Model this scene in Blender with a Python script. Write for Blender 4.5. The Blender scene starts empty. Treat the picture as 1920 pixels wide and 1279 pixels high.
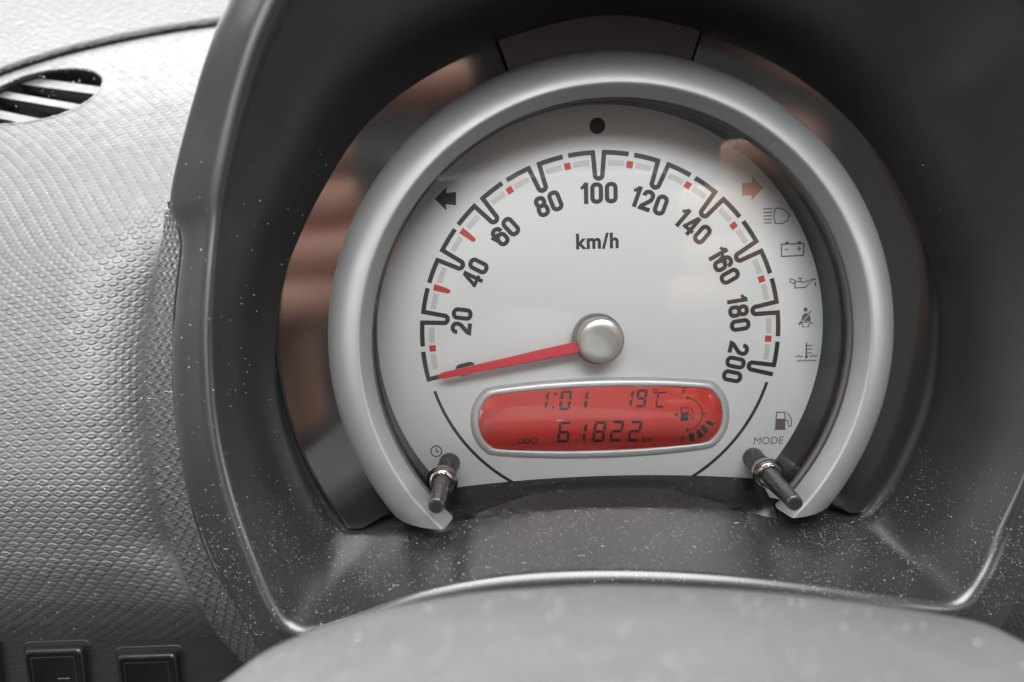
import bpy, math, random
import numpy as np
from mathutils import Matrix, Vector

random.seed(7)
rng = np.random.default_rng(7)
C = bpy.context.scene.collection
SC = bpy.context.scene
R_ = math.radians

# ------------------------------------------------------------------ frame
# Everything is laid out in the dial's own frame in millimetres (x right, y up
# the dial, z out of the dial towards the driver), origin in the dial centre.
TILT = 22.0
c_, s_ = math.cos(R_(TILT)), math.sin(R_(TILT))
M3 = np.array([[1, 0, 0], [0, s_, -c_], [0, c_, s_]])        # local -> world
ORG = np.array([0, 0, 0.95])


def W(p):
    return M3 @ (np.asarray(p, float) * 0.001) + ORG


# ------------------------------------------------------------------ camera
F, CX, CY = 1387.0, 960.0, 639.5
VPX, VPY, ROLL = 945.0, 452.0, 1.7
n_ = np.array([(VPX - CX) / F, (CY - VPY) / F, -1.0]); n_ /= np.linalg.norm(n_)
zc = -n_
h_ = np.array([math.cos(R_(ROLL)), math.sin(R_(ROLL)), 0.0])
xc = h_ - zc * h_.dot(zc); xc /= np.linalg.norm(xc)
yc = np.cross(zc, xc)
RC = np.vstack([xc, yc, zc])                                  # camera -> local
DEPTH = F / 7.6
CAM = -RC @ (DEPTH * np.array([(1126 - CX) / F, (CY - 628) / F, -1.0]))

cam = bpy.data.cameras.new("camera")
cam.sensor_width = 36.0
cam.lens = F / 1920.0 * 36.0
cam.clip_start = 0.005
cam.clip_end = 50
cam.dof.use_dof = True
cam.dof.focus_distance = 0.180
cam.dof.aperture_fstop = 9.0
camo = bpy.data.objects.new("camera", cam); C.objects.link(camo)
mw = np.eye(4); mw[:3, :3] = M3 @ RC; mw[:3, 3] = W(CAM)
camo.matrix_world = Matrix(mw.tolist())
SC.camera = camo


def U(px, py, z=0.0):
    """where the sight line through a photo pixel meets the plane z (mm)"""
    d = RC @ np.array([(px - CX) / F, (CY - py) / F, -1.0])
    t = (z - CAM[2]) / d[2]
    return CAM + d * t


# ------------------------------------------------------------------ light
SC.view_settings.view_transform = 'Standard'
SC.view_settings.look = 'None'
SC.view_settings.exposure = 0.0
SC.view_settings.gamma = 1.0
wd = bpy.data.worlds.new("World"); SC.world = wd; wd.use_nodes = True
bg = wd.node_tree.nodes['Background']
bg.inputs[0].default_value = (0.93, 0.97, 1.0, 1)
bg.inputs[1].default_value = 0.20


def area(name, pos, target, sx, sy, radiance, col=(1, 1, 1)):
    """a window of the car or an added fill lamp: pos / target in metres, world axes, from the dial"""
    l = bpy.data.lights.new(name, 'AREA'); l.shape = 'RECTANGLE'
    l.size, l.size_y = sx, sy
    l.energy = radiance * math.pi * sx * sy
    l.color = col
    o = bpy.data.objects.new(name, l); C.objects.link(o)
    p = Vector(pos) + Vector(ORG); t = Vector(target) + Vector(ORG)
    o.location = p
    o.rotation_euler = (t - p).to_track_quat('-Z', 'Y').to_euler()
    return o


area("windscreen_light", (-0.25, 0.75, 0.60), (-0.05, -0.1, 0.0), 1.5, 0.85, 12.5, (0.98, 1.0, 0.99))
area("driver_window_light", (-0.80, -0.42, 0.38), (0, 0, 0), 0.9, 0.5, 6.5, (0.98, 0.99, 1.0))
area("passenger_window_light", (1.2, -0.65, 0.42), (0, 0, 0), 0.9, 0.5, 8.5, (0.98, 0.99, 1.0))
area("glass_roof_light", (0.0, -0.26, 0.95), (0, -0.05, 0), 1.1, 0.84, 17.0, (0.97, 0.99, 1.0))
area("dial_fill_light", (0.0, -0.95, 1.15), (0, 0, 0), 1.1, 0.26, 19.0, (0.97, 0.99, 1.0))  # added fill lamp that lifts the shaded top of the dial

# ------------------------------------------------------------------ materials
MAT = {}


def mat(name, col, rough=0.5, metal=0.0, spec=0.5, bumps=(), rvar=None, coat=0.0, emit=None, cvar=None, sheen=0.0):
    """bumps: (kind, scale per metre, distance mm, strength)"""
    m = bpy.data.materials.new(name); m.use_nodes = True
    nt = m.node_tree; N, L = nt.nodes, nt.links
    b = N['Principled BSDF']
    b.inputs['Base Color'].default_value = (*col, 1)
    b.inputs['Roughness'].default_value = rough
    b.inputs['Metallic'].default_value = metal
    b.inputs['Specular IOR Level'].default_value = spec
    b.inputs['Coat Weight'].default_value = coat
    b.inputs['Coat Roughness'].default_value = 0.03
    b.inputs['Sheen Weight'].default_value = sheen
    if emit:
        b.inputs['Emission Color'].default_value = (*emit[0], 1)
        b.inputs['Emission Strength'].default_value = emit[1]
    tc = N.new('ShaderNodeTexCoord')
    prev = None
    for kind, scale, dist, strength in bumps:
        if kind == 'voronoi':
            t = N.new('ShaderNodeTexVoronoi'); t.inputs['Scale'].default_value = scale
            t.feature = 'SMOOTH_F1'; out = t.outputs['Distance']
        else:
            t = N.new('ShaderNodeTexNoise'); t.inputs['Scale'].default_value = scale
            t.inputs['Detail'].default_value = 4; out = t.outputs['Fac']
        L.new(tc.outputs['Object'], t.inputs['Vector'])
        bp = N.new('ShaderNodeBump'); bp.inputs['Strength'].default_value = strength
        bp.inputs['Distance'].default_value = dist * 0.001
        L.new(out, bp.inputs['Height'])
        if prev: L.new(prev, bp.inputs['Normal'])
        prev = bp.outputs['Normal']
    if prev: L.new(prev, b.inputs['Normal'])
    if rvar:
        t = N.new('ShaderNodeTexNoise'); t.inputs['Scale'].default_value = rvar[0]
        t.inputs['Detail'].default_value = 6
        L.new(tc.outputs['Object'], t.inputs['Vector'])
        mr = N.new('ShaderNodeMapRange')
        mr.inputs['From Min'].default_value = 0.3; mr.inputs['From Max'].default_value = 0.7
        mr.inputs['To Min'].default_value = rvar[1]; mr.inputs['To Max'].default_value = rvar[2]
        L.new(t.outputs['Fac'], mr.inputs['Value']); L.new(mr.outputs[0], b.inputs['Roughness'])
    if cvar:
        t = N.new('ShaderNodeTexNoise'); t.inputs['Scale'].default_value = cvar[0]
        t.inputs['Detail'].default_value = 5
        L.new(tc.outputs['Object'], t.inputs['Vector'])
        mx = N.new('ShaderNodeMix'); mx.data_type = 'RGBA'
        mx.inputs['A'].default_value = (*col, 1); mx.inputs['B'].default_value = (*cvar[1], 1)
        L.new(t.outputs['Fac'], mx.inputs['Factor'])
        L.new(mx.outputs['Result'], b.inputs['Base Color'])
    MAT[name] = m
    return m


mat('embossed_dash_plastic', (0.027, 0.0275, 0.027), 0.54, spec=0.8, bumps=[('noise', 3500, 0.03, 0.5)], rvar=(300, 0.48, 0.61))
mat('leather_grain_plastic', (0.030, 0.031, 0.030), 0.60, spec=0.30, bumps=[('voronoi', 600, 0.7, 1.0), ('noise', 3000, 0.03, 0.4)])
mat('hood_plastic', (0.008, 0.0081, 0.0086), 0.31, spec=0.75, bumps=[('noise', 6000, 0.010, 0.3)], rvar=(90, 0.28, 0.34), cvar=(60, (0.015, 0.0148, 0.0146)))
mat('column_plastic', (0.105, 0.105, 0.106), 0.42, bumps=[('noise', 2500, 0.04, 0.6)], rvar=(100, 0.36, 0.50))
mat('gloss_black', (0.008, 0.007, 0.0065), 0.10, spec=1.0, rvar=(40, 0.08, 0.13))
mat('matte_black', (0.016, 0.013, 0.012), 0.55, bumps=[('noise', 5000, 0.01, 0.3)])
mat('deep_black', (0.006, 0.006, 0.006), 0.7)
mat('panel_grain', (0.006, 0.006, 0.0075), 0.55, spec=0.35, bumps=[('voronoi', 1500, 0.12, 0.8)])
mat('switch_plastic', (0.008, 0.008, 0.009), 0.40, bumps=[('noise', 4000, 0.01, 0.3)], rvar=(200, 0.3, 0.45))
mat('silver_paint', (0.17, 0.172, 0.173), 0.46, metal=0.55, bumps=[('noise', 9000, 0.008, 0.4)], rvar=(200, 0.42, 0.49))
mat('silver_trim', (0.46, 0.46, 0.46), 0.36, metal=0.3, bumps=[('noise', 9000, 0.008, 0.3)])
mat('grey_wall', (0.016, 0.0145, 0.0135), 0.32, spec=0.5)
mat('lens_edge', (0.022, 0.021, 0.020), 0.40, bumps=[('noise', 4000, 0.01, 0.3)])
mat('dial_white', (0.55, 0.567, 0.563), 0.34, spec=0.4, bumps=[('noise', 8000, 0.004, 0.3)], cvar=(25, (0.53, 0.546, 0.542)))
mat('print_black', (0.022, 0.020, 0.019), 0.45)
mat('print_grey', (0.40, 0.40, 0.39), 0.5)
mat('print_thin', (0.11, 0.09, 0.085), 0.5)
mat('print_reflection_tint', (0.36, 0.22, 0.18), 0.5)  # dark arrow print with a finger's brown reflection painted into its colour
mat('print_red', (0.36, 0.035, 0.025), 0.45)
mat('needle_red', (0.48, 0.004, 0.016), 0.35, emit=((1, 0.03, 0.06), 0.03))
mat('hub_silver', (0.50, 0.50, 0.47), 0.30, metal=0.75)
mat('hub_ring', (0.19, 0.185, 0.18), 0.3, metal=0.3)
mat('lcd_red', (0.42, 0.042, 0.032), 0.35, spec=0.2, emit=((1.0, 0.07, 0.05), 0.12))
mat('lcd_ink', (0.018, 0.007, 0.007), 0.4)
mat('knob_black', (0.014, 0.014, 0.014), 0.28, rvar=(500, 0.2, 0.4))
mat('chrome', (0.60, 0.59, 0.57), 0.16, metal=1.0, bumps=[('noise', 900, 0.05, 0.4)])
mat('dust', (0.66, 0.65, 0.63), 0.9)
mat('skin', (0.72, 0.38, 0.28), 0.5)
mat('sleeve', (0.02, 0.02, 0.025), 0.8)

g = bpy.data.materials.new('clear_lens'); g.use_nodes = True
nt = g.node_tree; nt.nodes.clear()
out = nt.nodes.new('ShaderNodeOutputMaterial'); tr = nt.nodes.new('ShaderNodeBsdfTransparent')
gl = nt.nodes.new('ShaderNodeBsdfGlossy'); gl.inputs['Roughness'].default_value = 0.02
fr = nt.nodes.new('ShaderNodeFresnel'); fr.inputs['IOR'].default_value = 1.6
mx = nt.nodes.new('ShaderNodeMixShader')
tr.inputs['Color'].default_value = (0.97, 0.975, 0.97, 1)
nt.links.new(fr.outputs[0], mx.inputs[0]); nt.links.new(tr.outputs[0], mx.inputs[1])
nt.links.new(gl.outputs[0], mx.inputs[2]); nt.links.new(mx.outputs[0], out.inputs[0])
MAT['clear_lens'] = g
MAT['gloss_black'].node_tree.nodes['Principled BSDF'].inputs['IOR'].default_value = 1.65

# ------------------------------------------------------------------ builders
BASE = {}


def thing(name, label, cat, base, group=None, kind=None):
    o = bpy.data.objects.new(name, None); C.objects.link(o)
    o.empty_display_size = 0.01
    m = np.eye(4); m[:3, :3] = M3; m[:3, 3] = W(base)
    o.matrix_world = Matrix(m.tolist())
    o['label'] = label; o['category'] = cat
    if group: o['group'] = group
    if kind: o['kind'] = kind
    BASE[o.name] = np.asarray(base, float)
    return o


def root_of(o):
    while o.parent: o = o.parent
    return o


def part(name, VF, m, parent, smooth=True, flat_angle=None):
    V, Fc = VF
    V = (np.asarray(V, float) - BASE[root_of(parent).name]) * 0.001
    me = bpy.data.meshes.new(name)
    me.from_pydata(V.tolist(), [], [tuple(int(i) for i in f) for f in Fc])
    me.materials.append(MAT[m])
    if smooth:
        me.shade_smooth()
        if flat_angle:
            me.set_sharp_from_angle(angle=R_(flat_angle))
    me.update()
    o = bpy.data.objects.new(name, me); C.objects.link(o); o.parent = parent
    return o


def join(*vfs):
    V, Fc, k = [], [], 0
    for v, f in vfs:
        v = np.asarray(v, float)
        V.append(v); Fc += [tuple(int(i) + k for i in q) for q in f]; k += len(v)
    return np.vstack(V), Fc


def grid(G, cu=False, cv=False, flip=False):
    G = np.asarray(G, float); n, m = G.shape[:2]
    nu, nv = (n if cu else n - 1), (m if cv else m - 1)
    i, j = np.meshgrid(np.arange(nu), np.arange(nv), indexing='ij')
    a = i * m + j; b = ((i + 1) % n) * m + j
    c = ((i + 1) % n) * m + (j + 1) % m; d = i * m + (j + 1) % m
    q = np.stack([a, d, c, b] if flip else [a, b, c, d], -1).reshape(-1, 4)
    return G.reshape(-1, 3), q.tolist()


def revolve(profile, cx, cy, a0, a1, n=160, clip_y=None, caps=True):
    """profile: (r, z) list swept from angle a0 to a1 (deg) about the z axis through cx, cy"""
    P = np.asarray(profile, float)
    full = abs((a1 - a0) - 360) < 1e-6
    G = np.zeros((n if full else n + 1, len(P), 3))
    for j, (r, z) in enumerate(P):
        b0, b1 = a0, a1
        if clip_y is not None:
            yy = clip_y(z) if callable(clip_y) else clip_y
            t = math.degrees(math.asin(max(-1, min(1, (yy - cy) / r))))
            b0, b1 = t, 180 - t
        a = np.radians(np.linspace(b0, b1, n, endpoint=False) if full else np.linspace(b0, b1, n + 1))
        G[:, j, 0] = cx + r * np.cos(a); G[:, j, 1] = cy + r * np.sin(a); G[:, j, 2] = z
    V, Fc = grid(G, cu=full)
    if caps and not full:
        m = len(P)
        Fc.append(tuple(range(m))); Fc.append(tuple((G.shape[0] - 1) * m + k for k in range(m))[::-1])
    return V, Fc


def ribbon(pts, w, closed=False, z=None, w_end=None):
    """flat stroke with mitred corners in the x, y plane"""
    P = np.asarray(pts, float)
    zz = P[:, 2] if P.shape[1] > 2 else np.zeros(len(P))
    if z is not None: zz = np.full(len(P), z)
    P = P[:, :2]; n = len(P)
    d = np.roll(P, -1, 0) - P
    if not closed: d[-1] = d[-2]
    d /= np.linalg.norm(d, axis=1)[:, None] + 1e-12
    dp = np.roll(d, 1, 0)
    if not closed: dp[0] = d[0]
    nn = np.stack([-(d + dp)[:, 1], (d + dp)[:, 0]], 1)
    nn /= np.linalg.norm(nn, axis=1)[:, None] + 1e-12
    cosv = np.clip((nn * np.stack([-d[:, 1], d[:, 0]], 1)).sum(1), 0.45, 1)
    ww = np.full(n, w) if w_end is None else np.linspace(w, w_end, n)
    o = nn * (ww / 2 / cosv)[:, None]
    G = np.zeros((n, 2, 3)); G[:, 0, :2] = P + o; G[:, 1, :2] = P - o
    G[:, 0, 2] = G[:, 1, 2] = zz
    return grid(G, cu=closed)


def stack(strokes, z0=0.05, dz=0.015):
    """several strokes of one printed mark, each a hair above the last"""
    outv = []
    for k, s in enumerate(strokes):
        pts, w = s[0], s[1]; closed = len(s) > 2 and s[2]
        outv.append(ribbon(np.asarray(pts)[:, :2], w, closed, z=z0 + k * dz))
    return join(*outv)


def poly(pts, z):
    V = [(p[0], p[1], z) for p in pts]
    return V, [tuple(range(len(V)))]


def disc(cx, cy, r, z, n=48):
    a = np.linspace(0, 2 * np.pi, n, endpoint=False)
    return poly(np.stack([cx + r * np.cos(a), cy + r * np.sin(a)], 1), z)


def arc(cx, cy, r, a0, a1, n=24):
    a = np.radians(np.linspace(a0, a1, n))
    return np.stack([cx + r * np.cos(a), cy + r * np.sin(a)], 1)


def rrect(x0, y0, x1, y1, r, n=6):
    pts = []
    for cx, cy, a in ((x1 - r, y1 - r, 0), (x0 + r, y1 - r, 90), (x0 + r, y0 + r, 180), (x1 - r, y0 + r, 270)):
        pts += arc(cx, cy, r, a, a + 90, n).tolist()
    return np.array(pts)


def PX(pts, z=0.0):
    return np.array([U(p[0], p[1], z) for p in pts])


def chaikin(P, it=3):
    for _ in range(it):
        Q = [P[0]]
        for a, b in zip(P[:-1], P[1:]):
            Q += [0.75 * a + 0.25 * b, 0.25 * a + 0.75 * b]
        Q.append(P[-1]); P = np.array(Q)
    return P


def catmull(P, n, closed=False):
    """n samples between each pair of control rows of P (k, ...)"""
    P = np.asarray(P, float); k = len(P)
    if closed: E = np.concatenate([P[-1:], P, P[:2]])
    else: E = np.concatenate([2 * P[:1] - P[1:2], P, 2 * P[-1:] - P[-2:-1]])
    outp = []
    segs = k if closed else k - 1
    for i in range(segs):
        p0, p1, p2, p3 = E[i], E[i + 1], E[i + 2], E[i + 3]
        for t in np.linspace(0, 1, n, endpoint=False):
            outp.append(0.5 * (2 * p1 + (p2 - p0) * t + (2 * p0 - 5 * p1 + 4 * p2 - p3) * t * t + (3 * p1 - p0 - 3 * p2 + p3) * t ** 3))
    if not closed: outp.append(P[-1])
    return np.array(outp)


def tube(path, radii, n=20, cap=True):
    path = np.asarray(path, float); k = len(path)
    G = np.zeros((k, n, 3)); a = np.linspace(0, 2 * np.pi, n, endpoint=False)
    t = path[-1] - path[0]; t /= np.linalg.norm(t)
    ref = np.array([0, 1.0, 0]) if abs(t[1]) < 0.9 else np.array([1.0, 0, 0])
    for i in range(k):
        d = path[min(i + 1, k - 1)] - path[max(i - 1, 0)]
        if np.linalg.norm(d) < 1e-9: d = t
        d = d / np.linalg.norm(d)
        u = np.cross(ref, d); u /= np.linalg.norm(u); v = np.cross(d, u)
        G[i] = path[i] + radii[i] * (np.cos(a)[:, None] * u + np.sin(a)[:, None] * v)
    V, Fc = grid(G, cv=True)
    if cap:
        Fc.append(tuple(range(n))[::-1]); Fc.append(tuple((k - 1) * n + q for q in range(n)))
    return V, Fc


def text_vf(body, height, center, z, rot=0.0, shear=0.0, bold=0.0, sx=1.0, gap=1.0):
    cu = bpy.data.curves.new('t', 'FONT'); cu.body = body
    cu.size = 1.0; cu.shear = shear; cu.offset = bold; cu.resolution_u = 4; cu.space_character = gap
    o = bpy.data.objects.new('t', cu); C.objects.link(o)
    dg = bpy.context.evaluated_depsgraph_get()
    me = bpy.data.meshes.new_from_object(o.evaluated_get(dg))
    V = np.array([v.co[:] for v in me.vertices]); Fc = [tuple(p.vertices) for p in me.polygons]
    bpy.data.objects.remove(o); bpy.data.curves.remove(cu); bpy.data.meshes.remove(me)
    V = V - (V.max(0) + V.min(0)) / 2
    V *= height / (V[:, 1].max() - V[:, 1].min()); V[:, 0] *= sx
    a = R_(rot); ca, sa = math.cos(a), math.sin(a)
    X = V[:, 0] * ca - V[:, 1] * sa + center[0]; Y = V[:, 0] * sa + V[:, 1] * ca + center[1]
    return np.stack([X, Y, np.full(len(X), z)], 1), Fc


# ------------------------------------------------------------------ instrument hood
# stations round the opening: (cluster edge A, ridge C, z of C, outer lip E, z of E, rounding)
ST = [
    ((945, 82), (800, -240), 62, (690, -320), 50, .30),
    ((800, 150), (600, -120), 56, (500, -160), 42, .34),
    ((688, 240), (505, 20), 48, (415, 20), 34, .36),
    ((606, 365), (446, 190), 40, (360, 185), 26, .34),
    ((552, 480), (412, 350), 34, (316, 375), 20, .30),
    ((538, 530), (402, 425), 32, (340, 448), 19, .30),
    ((525, 590), (393, 520), 31, (331, 560), 18, .30),
    ((522, 690), (388, 650), 30, (322, 650), 18, .30),
    ((539, 790), (398, 800), 30, (328, 795), 18, .30),
    ((577, 890), (425, 930), 31, (352, 930), 19, .30),
    ((615, 958), (470, 1060), 33, (402, 1065), 22, .30),
    ((645, 990), (512, 1150), 35, (452, 1158), 26, .30),
    ((690, 992), (555, 1189), 36, (500, 1235), 29, .30),
    ((760, 976), (640, 1167), 36, (600, 1290), 36, .22),
    ((860, 952), (790, 1115), 36, (800, 1300), 37, .22),
    ((980, 926), (960, 1086), 36, (970, 1300), 37, .22),
    ((1150, 914), (1150, 1078), 36, (1150, 1300), 37, .22),
    ((1310, 918), (1350, 1087), 36, (1340, 1300), 37, .22),
    ((1430, 942), (1540, 1106), 36, (1520, 1300), 37, .22),
    ((1540, 964), (1690, 1126), 36, (1700, 1290), 36, .22),
    ((1615, 972), (1800, 1139), 36, (1850, 1205), 29, .30),
    ((1660, 936), (1848, 1095), 35, (1915, 1125), 24, .30),
    ((1700, 866), (1888, 1005), 33, (1980, 1000), 22, .30),
    ((1740, 765), (1938, 860), 32, (2040, 850), 20, .12),
    ((1756, 650), (1985, 650), 32, (2090, 650), 20, .16),
    ((1750, 545), (2010, 450), 34, (2120, 450), 22, .2),
    ((1706, 410), (1990, 230), 40, (2110, 220), 28, .3),
    ((1612, 258), (1960, -10), 48, (2080, -20), 36, .34),
    ((1480, 142), (1690, -210), 56, (1790, -260), 44, .34),
    ((1325, 72), (1400, -320), 62, (1440, -400), 50, .32),
    ((1140, 38), (1110, -350), 64, (1080, -440), 52, .30),
]
rows = []
for a, c, zC, e, zE, k in ST:
    A = U(a[0], a[1], 5.0); Cp = U(c[0], c[1], zC); E = U(e[0], e[1], zE)
    cen = np.array([2.0, 0, 0]); ow = E - cen; ow[2] = 0; ow /= np.linalg.norm(ow)
    A0 = A - np.array([A[0] * 0.03, A[1] * 0.03, 2.5])
    mid = A + (Cp - A) * 0.5 - ow * 0.8
    rows.append([A0, A, A + (Cp - A) * 0.04, mid, Cp + (A - Cp) * min(k * .6, .19), Cp, Cp + (E - Cp) * min(.6, k * 1.6),
                 Cp + (E - Cp) * .82 + np.array([0, 0, .4]), E, E - np.array([0, 0, 3.0]) + ow * 0.4,
                 E + ow * -3 - np.array([0, 0, 45.0])])
rows = catmull(np.array(rows), 10, closed=True)
hoodG = np.array([chaikin(r, 3) for r in rows])
hood = thing('instrument_hood', 'dark grey plastic hood wrapped around the speedometer, with a shiny rounded rim', 'instrument hood', U(1150, 1130, 10))
part('hood_shell', grid(hoodG, cu=True), 'hood_plastic', hood)

# ------------------------------------------------------------------ dashboard
dash = thing('dashboard', 'grey embossed plastic dashboard left of the dial, with a slatted vent and blank switches', 'dashboard', U(100, 1279, 0))


def interp(x, xs, ys):
    """smooth (monotone cubic) interpolation"""
    xs = np.asarray(xs, float); ys = np.asarray(ys, float)
    h = np.diff(xs); dl = np.diff(ys) / h
    m = np.zeros(len(xs)); m[0], m[-1] = dl[0], dl[-1]
    for i in range(1, len(xs) - 1):
        m[i] = 0 if dl[i - 1] * dl[i] <= 0 else 2 * dl[i - 1] * dl[i] / (dl[i - 1] + dl[i])
    x = np.asarray(x, float); k = np.clip(np.searchsorted(xs, x) - 1, 0, len(xs) - 2)
    t = (x - xs[k]) / h[k]
    return ((2 * t**3 - 3 * t**2 + 1) * ys[k] + (t**3 - 2 * t**2 + t) * h[k] * m[k] + (-2 * t**3 + 3 * t**2) * ys[k + 1] + (t**3 - t**2) * h[k] * m[k + 1])


def Ugrid(px, py, z):
    d = np.stack([(px - CX) / F, (CY - py) / F, -np.ones_like(px)], -1) @ RC.T
    t = (z - CAM[2]) / d[..., 2]
    return CAM + d * t[..., None]


def relief(G, sx, sy, h, rr, ry, seed=0, fade=None):
    """raise a hexagonal field of oval studs on a dense grid; returns displaced grid"""
    du = np.linalg.norm(np.diff(G, axis=1), axis=2); dv = np.linalg.norm(np.diff(G, axis=0), axis=2)
    u = np.concatenate([np.zeros((G.shape[0], 1)), np.cumsum(du, 1)], 1)
    v = np.concatenate([np.zeros((1, G.shape[1])), np.cumsum(dv, 0)], 0)
    u = u - u[:, -1:]                       # measured from the fold by the hood
    v = np.repeat(v[:, -1:] * 0.5 + v[:, :1] * 0.5, G.shape[1], 1)
    row = np.floor(v / sy); fv = (v / sy - row - .5) * sy
    uu = u / sx + 0.5 * (row % 2); col = np.floor(uu); fu = (uu - col - .5) * sx
    q = np.sqrt((fu / rr) ** 2 + (fv / ry) ** 2)
    prof = np.exp(-((q - 0.82) / 0.22) ** 2) * 0.75 + 0.55 / (1 + np.exp((q - 0.85) * 14))
    mesh_ = 0.18 * np.cos(fu * 2 * np.pi / 0.42) * np.cos(fv * 2 * np.pi / 0.30) * (q < 0.7)
    jit = np.sin(row * 12.9898 + col * 78.233 + seed) * 43758.5453; jit = jit - np.floor(jit)
    H = h * (prof * (0.65 + 0.7 * jit) + mesh_)
    if fade is not None: H = H * fade
    tu = np.gradient(G, axis=1); tv = np.gradient(G, axis=0)
    nn = np.cross(tu, tv); nn /= np.linalg.norm(nn, axis=2)[..., None] + 1e-12
    nn *= np.sign(nn[..., 2:3] + 1e-9)
    return G + nn * H[..., None]


FOLD = np.array([(-60, 620), (60, 560), (200, 470), (320, 385), (400, 330), (440, 306), (500, 293), (560, 285), (620, 278), (680, 272),
                 (740, 272), (800, 275), (860, 281), (930, 292), (990, 308), (1050, 331), (1100, 353), (1150, 382), (1200, 412), (1260, 450)], float)
SEAM = np.array([(-60, 40), (50, 0)], float)


def foldx(y): return interp(y, FOLD[:, 0], FOLD[:, 1])


def lowy(x):                                 # lower lip of the panel, above the switches
    return 1198 + np.clip(x, -200, 600) * 0.10 + np.clip(x - 250, 0, 400) * 0.10


def dashz(y, s):
    z = interp(y, [-80, -20, 60, 130, 200, 300, 450, 600, 800, 950, 1050, 1120, 1165, 1200, 1300], [-150, -118, -88, -67, -50, -34, -18, -9, -1, 2, 1.2, -1.5, -6, -12, -30])
    cove = np.clip((s - 0.66) / 0.34, 0, 1)
    near = interp(y, [-80, 250, 420, 600, 1000, 1150, 1300], [0, 0, -3.0, -8.0, -8.0, -2.5, 0])
    return z + near * cove ** 2


def seamy(x):                                # gap between the vent panel and the upper pad
    return interp(x, [-260, -100, 0, 100, 200, 300, 400, 560], [240, 185, 142, 109, 84, 64, 49, 28])


nv, nu = 900, 330
tt = np.linspace(0, 1, nv)[:, None]; ss = np.linspace(0, 1, nu)[None, :]
px = np.zeros((nv, nu)); py = np.zeros((nv, nu))
for it in range(2):
    x_guess = px if it else np.repeat(np.linspace(-230, 420, nu)[None], nv, 0)
    top, bot = seamy(x_guess) + 0.9, lowy(x_guess)
    py = top + (bot - top) * (tt + 0 * ss)
    px = -230 + (foldx(py) + 230) * (ss + 0 * tt)
S = ss + 0 * tt
Gd = Ugrid(px, py, dashz(py, S))
# vent opening (oval, pointed to the right)
VENT = np.array([(-120, 250), (-60, 200), (-20, 174), (10, 158), (45, 143), (85, 133), (125, 129), (160, 130), (184, 138), (193, 150), (186, 168), (168, 187),
                 (140, 204), (105, 217), (65, 226), (20, 232), (-20, 236), (-70, 246)], float)
VC = catmull(VENT, 8, closed=True)


def inside(px, py, P):
    r = np.zeros(px.shape, bool); x, y = P[:, 0], P[:, 1]
    for i in range(len(P)):
        j = i - 1
        cnd = ((y[i] > py) != (y[j] > py))
        r ^= cnd & (px < (x[j] - x[i]) * (py - y[i]) / (y[j] - y[i] + 1e-12) + x[i])
    return r


fade = 1 - np.exp(-((S - 1) / 0.02) ** 2)
fade = fade * np.clip((lowy(px) - py) / 25.0, 0, 1)
Gr = relief(Gd, 3.25, 1.42, 0.19, 1.15, 0.60, fade=fade)
# roll the lower lip under
lip = [Gr]
last = Gd[-1]
for k, (dy, dz) in enumerate([(-0.9, -0.35), (-1.6, -1.2), (-2.0, -2.4), (-2.1, -4.0), (-2.0, -8.0)]):
    lip.append((last + np.array([0, dy, dz]))[None])
Gl = np.concatenate(lip, 0)
# upper edge turns down into the gap
upper = [(Gd[0] + np.array([0, 0.3, -3.0]))[None], (Gd[0] + np.array([0, 0.25, -0.5]))[None]]
Gl = np.concatenate(upper + [Gl], 0)
V, Fq = grid(Gl)
hole = np.zeros((Gl.shape[0], nu), bool)
hole[2:2 + nv] = inside(px, py, VC)
hf = hole.reshape(-1)
Fq = [f for f in Fq if not all(hf[i] for i in f)]
part('embossed_panel', (V, Fq), 'embossed_dash_plastic', dash)
DASH_G, DASH_PX, DASH_PY = Gr, px, py


def dash_at(x, y, dz=0.0):
    x = np.asarray(x, float); y = np.asarray(y, float)
    s = (x + 230) / (foldx(y) + 230)
    G = Ugrid(x, y, dashz(y, s))
    return G + np.array([0, 0, dz])


# textured side strip between the panel's fold and the hood
SEAME = np.array([(372, 314), (395, 321), (420, 333), (460, 339), (520, 333), (600, 326), (700, 325), (800, 332), (900, 348), (1000, 374), (1080, 408), (1160, 455), (1225, 500), (1280, 545)], float)
ns, nw = 800, 110
ys = np.linspace(378, 1275, ns)
ts = np.linspace(0, 1, nw)
xl = foldx(ys); xl = np.where(ys < 440, interp(ys, [370, 386, 402, 440], [319, 316, 309, 306]), xl)
xr = interp(ys, SEAME[:, 0], SEAME[:, 1]) + 3
zl = dashz(ys, np.ones(ns)) + 0.1
zr = interp(ys, [370, 500, 800, 930, 1065, 1160, 1300], [15, 15, 15, 16, 18, 22, 24])
pxs = xl[:, None] + (xr - xl)[:, None] * ts[None]
pys = np.repeat(ys[:, None], nw, 1)
bul = np.sin(ts * np.pi)[None]
zs = zl[:, None] + (zr - zl)[:, None] * ts[None] ** 1.2
Gs = Ugrid(pxs, pys, zs)
sf = (1 - np.exp(-(ts / 0.05) ** 2))[None] * (1 - np.exp(-((ts - 1) / 0.05) ** 2))[None] + 0 * pxs
Gs = relief(Gs, 11.0, 1.85, 0.34, 4.0, 1.05, seed=3, fade=sf)
part('textured_side_strip', grid(Gs), 'embossed_dash_plastic', dash)
part('strip_seam', tube(Ugrid(xr - 3.2, ys, zr + .15), np.full(ns, .28), 8), 'deep_black', dash)
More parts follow.
